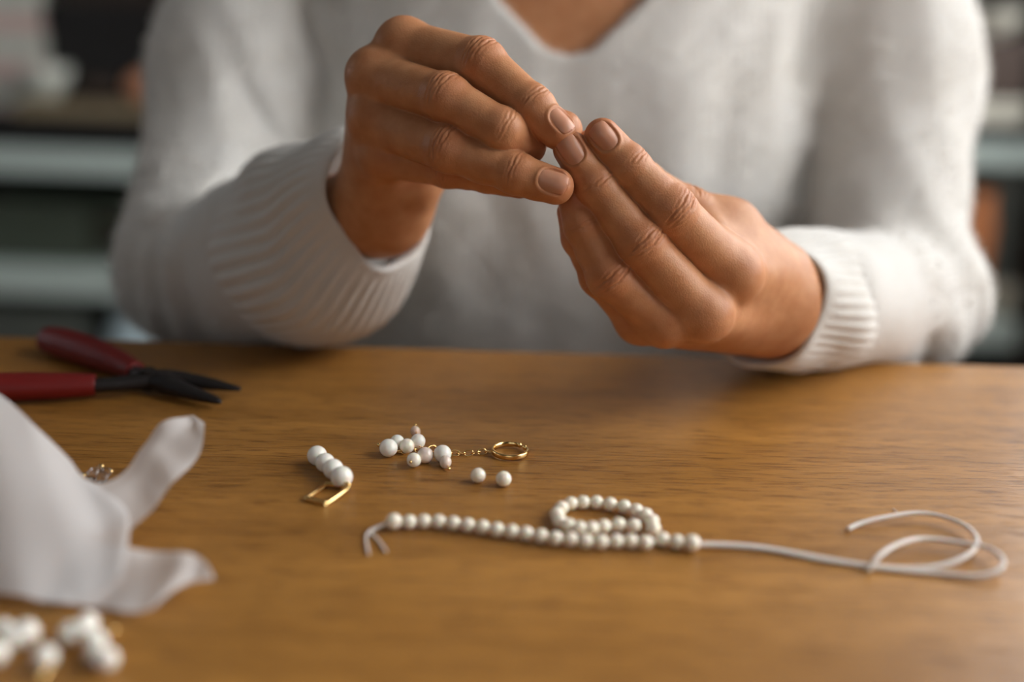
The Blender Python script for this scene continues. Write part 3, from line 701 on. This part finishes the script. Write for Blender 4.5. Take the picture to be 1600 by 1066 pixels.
for u, v, r, h in ((591.5, 695, 0.75, 4.5), (649, 664.5, 0.6, 4.2), (701.5, 732.5, 0.6, 1.2), (641.5, 722, 0.55, 3.2)):
    pearl_part(u, v, r, ec, 'gold', h, 1.0, 'gold_bead')
for pts in ([(591.5, 695, 4.5), (600, 698, 3.8), (622, 700, 3.0)], [(649, 664.5, 4.2), (651, 680, 4), (656, 698, 2.5)], [(701.5, 732.5, 1.2), (697, 722, 2), (688, 702, 4)], [(646, 719, 2.7), (664, 711, 3.0), (672, 700, 3)]):
    tpart('head_pin', [T(*p) for p in pts], 0.00028, ec, 'gold', 6, 4)
def chain_link(c, t, L_, wd, tilt, r, parent):
    t = norm(t); up = np.array([0, 0, 1.0]); s = norm(np.cross(up, t)); n = norm(s * math.cos(tilt) + np.cross(t, s) * math.sin(tilt)); P = []
    for k in range(16):
        a = 2 * PI * k / 16; x, y = math.cos(a), math.sin(a)
        P.append(c + t * (abs(x) ** .7 * np.sign(x)) * L_ / 2 + n * y * wd / 2)
    v, f = tube(P, r, 6, True, up=tuple(np.cross(t, n)))
    return pydata('chain_link', v, f, M['gold'], parent)
cpath = catmull([T(u, v, 1.0) for u, v in ((607, 706), (628, 706), (640, 704), (655, 703), (672, 702), (684, 701), (706, 708), (735, 708.5), (755, 706.5), (776, 706))], 10)
cl = [0.0]
for i in range(1, len(cpath)): cl.append(cl[-1] + np.linalg.norm(cpath[i] - cpath[i - 1]))
sdist = 0.0012; k = 0
while sdist < cl[-1] - 0.001:
    i = int(np.searchsorted(cl, sdist)); i = min(max(i, 1), len(cpath) - 1)
    c = cpath[i]; chain_link(c + np.array([0, 0, 0.0001]), cpath[i] - cpath[i - 1], 0.0034, 0.0023, 1.05 if k % 2 == 0 else 2.5, 0.00028, ec); sdist += 0.00262; k += 1
# hoop lying on its side, half round band with a hinge gap
hc = T(797, 705, 1.3); V = []; F = []; n = 60; R_ = 0.0066
prof = [(0.0, -.0011), (0.0005, -.0010), (0.0007, -.0006), (0.0007, .0006), (0.0005, .0010), (0.0, .0011), (-.0003, .0010), (-.0003, -.0010)]
a0, a1 = math.radians(62), math.radians(62 + 322)
for i in range(n + 1):
    a = a0 + (a1 - a0) * i / n; sc = 1.0 if 3 < i < n - 3 else 0.8
    for dr, dz in prof: V.append(hc + np.array([math.cos(a) * (R_ + dr * sc), math.sin(a) * (R_ + dr * sc), dz * sc + 0.0002]))
np_ = len(prof)
for i in range(n):
    for k in range(np_): F.append((i * np_ + k, i * np_ + (k + 1) % np_, (i + 1) * np_ + (k + 1) % np_, (i + 1) * np_ + k))
F.append(tuple(range(np_))); F.append(tuple(n * np_ + k for k in range(np_ - 1, -1, -1)))
hoop = pydata('hoop', V, F, M['gold'], ec); hoop['label'] = 'small gold hinged hoop'
for aa in (56, 30):
    ang = math.radians(aa); c = hc + np.array([math.cos(ang) * R_, math.sin(ang) * R_, .0003])
    me = sphere_mesh('hinge', 0.0009, 1.2, 12, 8); me.materials.append(M['gold']); o = bpy.data.objects.new('hinge', me); COL.objects.link(o); o.parent = hoop; o.location = tuple(c - np.array(ec.location))
tpart('ear_post', [hc + np.array([math.cos(math.radians(q)) * R_ * .97, math.sin(math.radians(q)) * R_ * .97, .0003]) for q in (56, 45, 34, 22)], 0.0004, ec, 'gold', 6, 3)

# crystal beads behind the white fabric
cb = empty('crystal_bead_earring', T(148, 746), 'clear crystal beads on small gold links behind the white fabric', 'earring')
for u, v, r, h, mt in ((146, 741, 2.3, 3.2, 'glass'), (159, 746, 2.2, 2.4, 'glass'), (167, 738, 1.7, 3.0, 'glass'), (157, 731, 1.4, 4.0, 'glass')):
    me = bpy.data.meshes.new('crystal_bead'); bm = bmesh.new(); bmesh.ops.create_icosphere(bm, subdivisions=2, radius=r / 1000); bm.to_mesh(me); bm.free(); me.materials.append(M[mt])
    o = bpy.data.objects.new('crystal_bead', me); COL.objects.link(o); o.parent = cb; o.location = tuple(T(u, v, h) - np.array(cb.location)); o.rotation_euler = (u, v, r)
for u, v, h in ((119, 744, 1.5), (131, 743, 1.5), (173, 737, 2.5), (159, 729, 4.5)): pearl_part(u, v, 0.9, cb, 'gold', h, 1.0, 'gold_bead')
cp = [T(u, 745, 1.2) for u in (112, 119, 126, 133, 140)]
for i in range(4): chain_link(cp[i], cp[i + 1] - cp[i], 0.0028, 0.0018, 0.3 + 0.8 * (i % 2), 0.00035, cb)

# near left: pearl and gold wire pieces, strongly out of focus
nc = empty('pearl_wire_necklace', T(90, 1015), 'cluster of white pearls on gold wire nearest the camera at the table front', 'necklace')
for u, v, r, h in ((40, 990, 3.6, 3.6), (22, 996, 3.4, 3.4), (-8, 1022, 3.4, 3.4), (70, 1027, 3.2, 3.2), (110, 990, 3.1, 3.4), (137, 974, 3.0, 3.6), (150, 1002, 2.9, 3.2), (150, 1022, 2.8, 2.9), (166, 1030, 3.1, 3.1), (128, 985, 2.6, 4.2), (4, 985, 3.0, 3.0)):
    pearl_part(u, v, r, nc, 'pearl_white', h)
tpart('gold_wire', [T(u, v, h) for u, v, h in ((-30, 1000, 2), (10, 972, 3), (60, 962, 3.5), (100, 975, 3), (128, 985, 2.5), (150, 1005, 2.5), (166, 1030, 3))], 0.0005, nc, 'gold', 6, 6)
tpart('gold_wire', [T(u, v, h) for u, v, h in ((-30, 1035, 2), (8, 1010, 3), (50, 1000, 3.2), (72, 1012, 3), (80, 1040, 2), (60, 1062, 1))], 0.0005, nc, 'gold', 6, 6)
pearl_part(177, 986, 1.1, nc, 'gold', 1.1, 1.0, 'gold_bead'); pearl_part(180, 1030, 0.9, nc, 'gold', 0.9, 1.0, 'gold_bead')
# crumb of thread on the wood
tag(tpart('thread_snippet', [T(1396, 795, .25), T(1398, 798, .3), T(1402, 800, .25)], 0.00018, None, 'thread', 6, 3), 'tiny white thread snippet on the wood above the thread coil', 'thread')

# ================================================================== PLIERS
pl = empty('pliers', T(232, 598), 'small jewellery pliers with red grips and dark steel jaws, lying open', 'pliers')
def tp(u, v, h): return T(u, v, h)
piv = T(232, 594, 5.5)
tpart('grip', [tp(66, 532, 6.5), tp(74, 531, 6.8), (tp(100, 537, 7)), tp(135, 548, 7), tp(170, 561, 6.8), tp(196, 572, 6.5), tp(212, 580, 6.3)], [.0040, .0068, .0080, .0080, .0070, .0056, .0046], pl, 'grip', 16, 5, flat=0.9)
tpart('grip', [tp(-120, 612, 6.5), tp(-70, 610, 7), tp(-20, 606, 7), tp(40, 604, 7), (tp(90, 603, 6.8)), tp(130, 602, 6.5), tp(149, 602, 6.2)], [.0035, .0064, .0068, .0066, .0062, .0056, .0052], pl, 'grip', 16, 5, flat=0.9)
# steel arms run into the joint and cross over to the opposite jaw
tpart('steel_arm', [tp(205, 578, 6.3), tp(222, 585, 6), tp(240, 593, 5.6), tp(262, 600, 5.2), tp(285, 609, 4.8), tp(315, 619, 4.2), tp(338, 626, 3.6), tp(346, 628, 3.2)], [.0032, .0038, .0052, .0058, .0044, .0032, .0020, .0009], pl, 'steel', 12, 5, flat=0.75)
tpart('steel_arm', [tp(140, 602, 6.2), tp(170, 601, 5.8), tp(200, 598, 5.6), tp(228, 594, 5.6), tp(258, 592, 5.4), tp(290, 594, 5.2), tp(330, 600, 4.8), tp(362, 606, 4.2), tp(376, 608, 3.8)], [.0042, .0040, .0044, .0056, .0056, .0046, .0034, .0020, .0010], pl, 'steel', 12, 5, flat=0.75)
v, f = tube([piv + np.array([0, 0, z]) for z in (-.0045, -.004, .0048, .0054)], [.0022, .0034, .0034, .0026], 20); pydata('pivot_rivet', v, f, M['steel'], pl, False)

# ================================================================== WHITE SHEER FABRIC
def fabric():
    m = bpy.data.materials.new('sheer_white_organza'); m.use_nodes = True; N, L = m.node_tree.nodes, m.node_tree.links; b = N['Principled BSDF']
    b.inputs['Base Color'].default_value = (0.93, 0.92, 0.92, 1); b.inputs['Roughness'].default_value = 0.75; b.inputs['Sheen Weight'].default_value = 0.3
    tr = N.new('ShaderNodeBsdfTranslucent'); tr.inputs[0].default_value = (0.93, 0.92, 0.92, 1)
    tp_ = N.new('ShaderNodeBsdfTransparent'); m1 = N.new('ShaderNodeMixShader'); m1.inputs[0].default_value = 0.42; m2 = N.new('ShaderNodeMixShader'); m2.inputs[0].default_value = 0.06
    L.new(b.outputs[0], m1.inputs[1]); L.new(tr.outputs[0], m1.inputs[2]); L.new(m1.outputs[0], m2.inputs[1]); L.new(tp_.outputs[0], m2.inputs[2])
    L.new(m2.outputs[0], N['Material Output'].inputs['Surface'])
    tc = N.new('ShaderNodeTexCoord'); wv = N.new('ShaderNodeTexNoise'); wv.inputs['Scale'].default_value = 900
    L.new(tc.outputs['Object'], wv.inputs['Vector']); bu = N.new('ShaderNodeBump'); bu.inputs['Strength'].default_value = 0.3; bu.inputs['Distance'].default_value = 0.0003
    L.new(wv.outputs[0], bu.inputs['Height']); L.new(bu.outputs[0], b.inputs['Normal'])
    return m
M['fabric'] = fabric()
def ribbon_sheet(rows, nu=40, nv=26, wave=0.0018, seed=0, thick=0.0003):
    """rows: list of polylines (each a list of (u,v,depth)) across the cloth; lofted smoothly"""
    R = []
    for r in rows:
        P = catmull([W(*p) for p in r], 12); P = np.array(P)
        t = np.linspace(0, 1, len(P)); tt = np.linspace(0, 1, nu)
        R.append(np.stack([np.interp(tt, t, P[:, k]) for k in range(3)], 1))
    R = [list(x) for x in zip(*R)]
    G = []
    for col in R:
        P = np.array(catmull(col, 10)); t = np.linspace(0, 1, len(P)); tt = np.linspace(0, 1, nv)
        G.append(np.stack([np.interp(tt, t, P[:, k]) for k in range(3)], 1))
    G = np.array(G); r_ = np.random.default_rng(seed)
    ph = r_.uniform(0, 6, 6)
    for i in range(nu):
        for j in range(nv):
            a, b = i / (nu - 1), j / (nv - 1)
            wv = math.sin(a * 13 + ph[0] + 2 * b) * .6 + math.sin(a * 22 + ph[1] - 3 * b) * .35 + math.sin(b * 9 + ph[2] + a * 4) * .3
            G[i, j] += toCam * wv * wave + np.array([0, 0, 1.0]) * wv * wave * .5
    G[:, :, 2] = np.maximum(G[:, :, 2], TZ + 0.0008)
    V = G.reshape(-1, 3); F = [(i * nv + j, i * nv + j + 1, (i + 1) * nv + j + 1, (i + 1) * nv + j) for i in range(nu - 1) for j in range(nv - 1)]
    return V, F
wf = empty('sheer_fabric_pouch', T(90, 900), 'crumpled sheer white fabric pouch with ruffled ends at the left', 'pouch')
def sheet(name, rows, **k):
    v, f = ribbon_sheet(rows, **k); o = pydata(name, v, f, M['fabric'], wf)
    return o
# main body: rows from the upper left edge down to the lower hem
sheet('pouch_body', [
  [(-190, 520, 345), (-90, 565, 345), (2, 618, 345), (62, 672, 344), (112, 722, 346), (119, 742, 346)],
  [(-190, 640, 333), (-90, 680, 333), (10, 710, 332), (80, 740, 334), (130, 760, 338), (165, 768, 340)],
  [(-190, 780, 322), (-90, 800, 320), (20, 815, 318), (100, 820, 320), (160, 815, 326), (200, 800, 332)],
  [(-190, 880, 312), (-90, 885, 309), (20, 885, 307), (100, 882, 309), (160, 865, 313), (202, 848, 318)],
  [(-190, 920, 306), (-90, 925, 303), (20, 930, 301), (80, 942, 299), (140, 935, 301), (190, 900, 306)]], nu=60, nv=50, wave=0.0009, seed=3)
sheet('ruffle', [
  [(120, 742, 344), (160, 756, 345), (196, 735, 349), (222, 695, 354), (250, 664, 358), (286, 651, 361), (302, 649, 362)],
  [(120, 790, 336), (165, 785, 338), (210, 757, 343), (240, 718, 349), (265, 692, 354), (295, 668, 358), (312, 656, 360)],
  [(120, 860, 322), (180, 845, 326), (228, 806, 331), (262, 768, 338), (292, 735, 345), (314, 702, 351), (320, 662, 357)]], nu=50, nv=24, wave=0.0012, seed=5)
sheet('ruffle', [
  [(100, 852, 318), (160, 850, 317), (210, 857, 315), (262, 861, 313), (300, 866, 311), (322, 880, 309), (331, 898, 307)],
  [(100, 900, 309), (160, 895, 309), (205, 893, 309), (250, 895, 307), (285, 898, 306), (312, 900, 306), (331, 906, 305)],
  [(60, 938, 301), (110, 944, 300), (160, 950, 299), (205, 958, 298), (238, 952, 298), (262, 925, 301), (300, 912, 304)]], nu=50, nv=24, wave=0.0014, seed=9)

# ================================================================== BACKGROUND SHELVES
M['shelf'] = noise_bump(mat('grey_green_shelf', (0.66, 0.76, 0.70), 0.45), 30, 0.1, 0.001)
def simple(name, c, r=0.6): M[name] = noise_bump(mat(name, c, r), 40, 0.15, 0.001)
simple('black_box', (0.012, 0.010, 0.009)); simple('dark_brown', (0.035, 0.020, 0.012)); simple('brown', (0.10, 0.065, 0.05))
simple('pale_grey', (0.75, 0.77, 0.68)); simple('pinkish', (0.80, 0.60, 0.54)); simple('orange', (0.95, 0.34, 0.13)); simple('peach', (0.8, 0.36, 0.20))
simple('dark_green', (0.07, 0.085, 0.06)); simple('cream', (0.85, 0.81, 0.68)); simple('beige', (0.36, 0.28, 0.17)); simple('slate_light', (0.25, 0.26, 0.23)); simple('slate', (0.14, 0.155, 0.135)); simple('ice', (0.65, 0.80, 0.85))
def VP(u, v, Y):                                # pixel -> point on the vertical plane y = Y
    r = Fv + Rv * ((u - 800) / FPX) - Uv * ((v - 533) / FPX); return CAM + r * ((Y - CAM[1]) / r[1])
def shelving(name, label, Y, u0, u1, um, boards, top_v, yaw):
    xa, xb = VP(u0, 250, Y)[0], VP(u1, 250, Y)[0]; xm = (xa + xb) / 2; hw = (xb - xa) / 2
    root = empty(name, (xm, Y, 0), label, 'shelves'); levels = []
    Mx = Matrix.Translation((xm, Y, 0)) @ Matrix.Rotation(yaw, 4, 'Z')
    for vt, vb in boards:
        z1 = VP(um, vt, Y)[2]; z0 = VP(um, vb, Y)[2]; levels.append(z1)
        bm = bmesh.new(); box_bm(bm, -hw + .012, hw - .012, 0, 0.42, z0, z1, bevel=0.002); bm_obj('shelf_board', bm, M['shelf'], root, M=Mx)
    zt = VP(um, top_v, Y)[2]
    bm = bmesh.new(); box_bm(bm, -hw, hw, 0.42, 0.435, 0.0, zt); bm_obj('back_panel', bm, M['black_box'], root, M=Mx)
    for sx in (-hw, hw):
        bm = bmesh.new(); box_bm(bm, sx - 0.012, sx + 0.012, -0.004, 0.03, 0.0, zt); box_bm(bm, sx - 0.012, sx + 0.012, 0.39, 0.42, 0.0, zt); bm_obj('upright', bm, M['dark_brown'], root, M=Mx)
    return Mx, xm, Y, levels
def item(name, label, cat, sh, u0, u1, v0, v1, off, dep, mt, shape='box', group=None):
    Mx, xm, Y, levels = sh; uc, vc = (u0 + u1) / 2, (v0 + v1) / 2
    Yi = Y + off
    x0 = VP(u0, vc, Yi)[0] - xm; x1 = VP(u1, vc, Yi)[0] - xm
    z1 = VP(uc, v0, Yi)[2]; z0 = VP(uc, v1, Yi)[2]
    lv = min(levels, key=lambda q: abs(q - z0))
    if abs(lv - z0) < 0.035: z0 = lv
    z0 = max(z0, 0.0) + 0.0005; levels.append(z1)
    base = Mx @ Vector(((x0 + x1) / 2, off + dep / 2, z0))
    r = empty(name, base, label, cat, group); w_, h_ = x1 - x0, z1 - z0
    L0 = Matrix.Translation(base) @ Matrix.Rotation(Mx.to_euler().z, 4, 'Z')
    if shape == 'box':                              # lidded storage box
        bm = bmesh.new(); box_bm(bm, -w_ / 2, w_ / 2, -dep / 2, dep / 2, 0, h_ * .8, bevel=0.003); bm_obj('box_body', bm, M[mt], r, M=L0)
        bm = bmesh.new(); box_bm(bm, -w_ / 2 - .002, w_ / 2 + .002, -dep / 2 - .002, dep / 2 + .002, h_ * .8, h_, bevel=0.003); bm_obj('lid', bm, M[mt], r, M=L0)
    elif shape == 'stack':                          # folded cloths: rounded slabs
        n = max(2, int(h_ / 0.022)); 
        for k in range(n):
            bm = bmesh.new(); hh = h_ / n; box_bm(bm, -w_ / 2 + random.uniform(0, .008), w_ / 2 - random.uniform(0, .008), -dep / 2, dep / 2, k * hh, (k + 1) * hh - .001, bevel=hh * .3)
            bm_obj('folded_cloth', bm, M[mt if not isinstance(mt, tuple) else mt[k % len(mt)]], r, M=L0)
    else:                                           # turned vessels: bowl, jar, ball
        prof = {'bowl': [(.35, 0), (.45, .05), (.8, .45), (1, .95), (1.0, 1.0), (.94, .97), (.7, .45), (.3, .12), (.01, .1)],
                'jar': [(.85, 0), (1, .06), (1, .72), (.9, .8), (.7, .86), (.7, 1.0), (.6, 1.0), (.01, .99)],
                'ball': [(.3, 0), (.7, .1), (.95, .3), (1, .5), (.95, .7), (.7, .9), (.3, .99), (.01, 1)]}[shape]
        V, F, n = [], [], 28
        for a_, h2 in prof:
            for k in range(n): V.append((math.cos(2 * PI * k / n) * a_ * w_ / 2, math.sin(2 * PI * k / n) * a_ * min(w_, dep) / 2, h2 * h_))
        for i in range(len(prof) - 1):
            for k in range(n): F.append((i * n + k, i * n + (k + 1) % n, (i + 1) * n + (k + 1) % n, (i + 1) * n + k))
        F.append(tuple(range(n - 1, -1, -1)))
        V = [L0 @ Vector(p) for p in V]
        pydata({'bowl': 'bowl_body', 'jar': 'jar_body', 'ball': 'yarn'}[shape], V, F, M[mt], r)
    return r
LS = shelving('shelving_unit', 'grey-green shelving unit with dark bays behind the person, left side', 2.02, -330, 560, 120, [(233, 275), (424, 466)], -260, math.radians(-3))
RS = shelving('shelving_unit', 'grey-green shelving unit with dark bays behind the person, right side', 2.12, 1200, 1650, 1555, [(224, 262), (504, 545)], -260, math.radians(1))
item('storage_box', 'black lidded box on the upper left shelf', 'box', LS, 72, 285, 5, 233, 0.12, 0.25, 'black_box')
item('storage_box', 'flat brown box on top of the black lidded box', 'box', LS, 80, 285, -50, 4, 0.12, 0.22, 'dark_brown')
item('fabric_stack', 'pale pinkish grey folded cloth pile at the far left of the upper shelf', 'cloth', LS, -60, 68, -40, 233, 0.12, 0.22, ('pale_grey', 'pinkish', 'pinkish', 'pale_grey'), 'stack')
item('storage_box', 'black box resting on the upper left shelf board', 'box', LS, -50, 300, 184, 233, 0.01, 0.09, 'black_box')
item('storage_box', 'beige tray box under the peach yarn ball', 'box', LS, 20, 300, 162, 184, 0.01, 0.09, 'beige')
item('bowl', 'grey green bowl on the upper left shelf before the black box', 'bowl', LS, 18, 92, 106, 162, 0.01, 0.09, 'pale_grey', 'bowl')
item('yarn_ball', 'brown yarn ball between the bowl and the peach yarn ball', 'yarn', LS, 96, 180, 122, 162, 0.01, 0.08, 'dark_brown', 'ball')
item('yarn_ball', 'peach yarn ball on the upper left shelf beside the sweater sleeve', 'yarn', LS, 184, 268, 112, 162, 0.01, 0.08, 'peach', 'ball')
item('storage_box', 'dark green lidded box on the lower left shelf', 'box', LS, -40, 130, 318, 424, 0.06, 0.25, 'dark_green')
item('fabric_stack', 'dark green and brown folded cloth pile on the lower left shelf', 'cloth', LS, 138, 262, 322, 424, 0.08, 0.25, ('dark_green', 'dark_brown'), 'stack')
item('storage_box', 'slate grey box under the lower left shelf', 'box', LS, -60, 150, 482, 1150, 0.05, 0.3, 'slate')
item('storage_jar', 'pale icy blue jar under the lower left shelf near the elbow', 'jar', LS, 165, 270, 482, 1150, 0.02, 0.16, 'ice', 'jar')
item('storage_box', 'black flat box on the upper right shelf board', 'box', RS, 1470, 1612, 197, 224, 0.01, 0.2, 'black_box')
item('fabric_stack', 'cream folded cloth pile under the brown box on the right shelves', 'cloth', RS, 1480, 1612, 156, 197, 0.01, 0.2, 'cream', 'stack')
item('storage_box', 'brown lidded box below the cream bowl on the right shelves', 'box', RS, 1470, 1612, 60, 156, 0.01, 0.2, 'brown')
item('bowl', 'cream bowl at the top of the right shelves', 'bowl', RS, 1530, 1622, 14, 60, 0.02, 0.12, 'cream', 'bowl')
item('storage_jar', 'bright orange jar on the right shelves beside the sleeve', 'jar', RS, 1508, 1558, 305, 504, 0.02, 0.07, 'orange', 'jar')
item('storage_box', 'grey lidded box behind the orange jar on the right shelves', 'box', RS, 1480, 1588, 272, 504, 0.20, 0.15, 'slate_light')
item('bowl', 'cream bowl on the lower right shelves by the elbow', 'bowl', RS, 1562, 1614, 455, 504, 0.02, 0.10, 'cream', 'bowl')
item('storage_box', 'black box at the bottom of the right shelves', 'box', RS, 1470, 1612, 552, 1250, 0.01, 0.3, 'black_box')
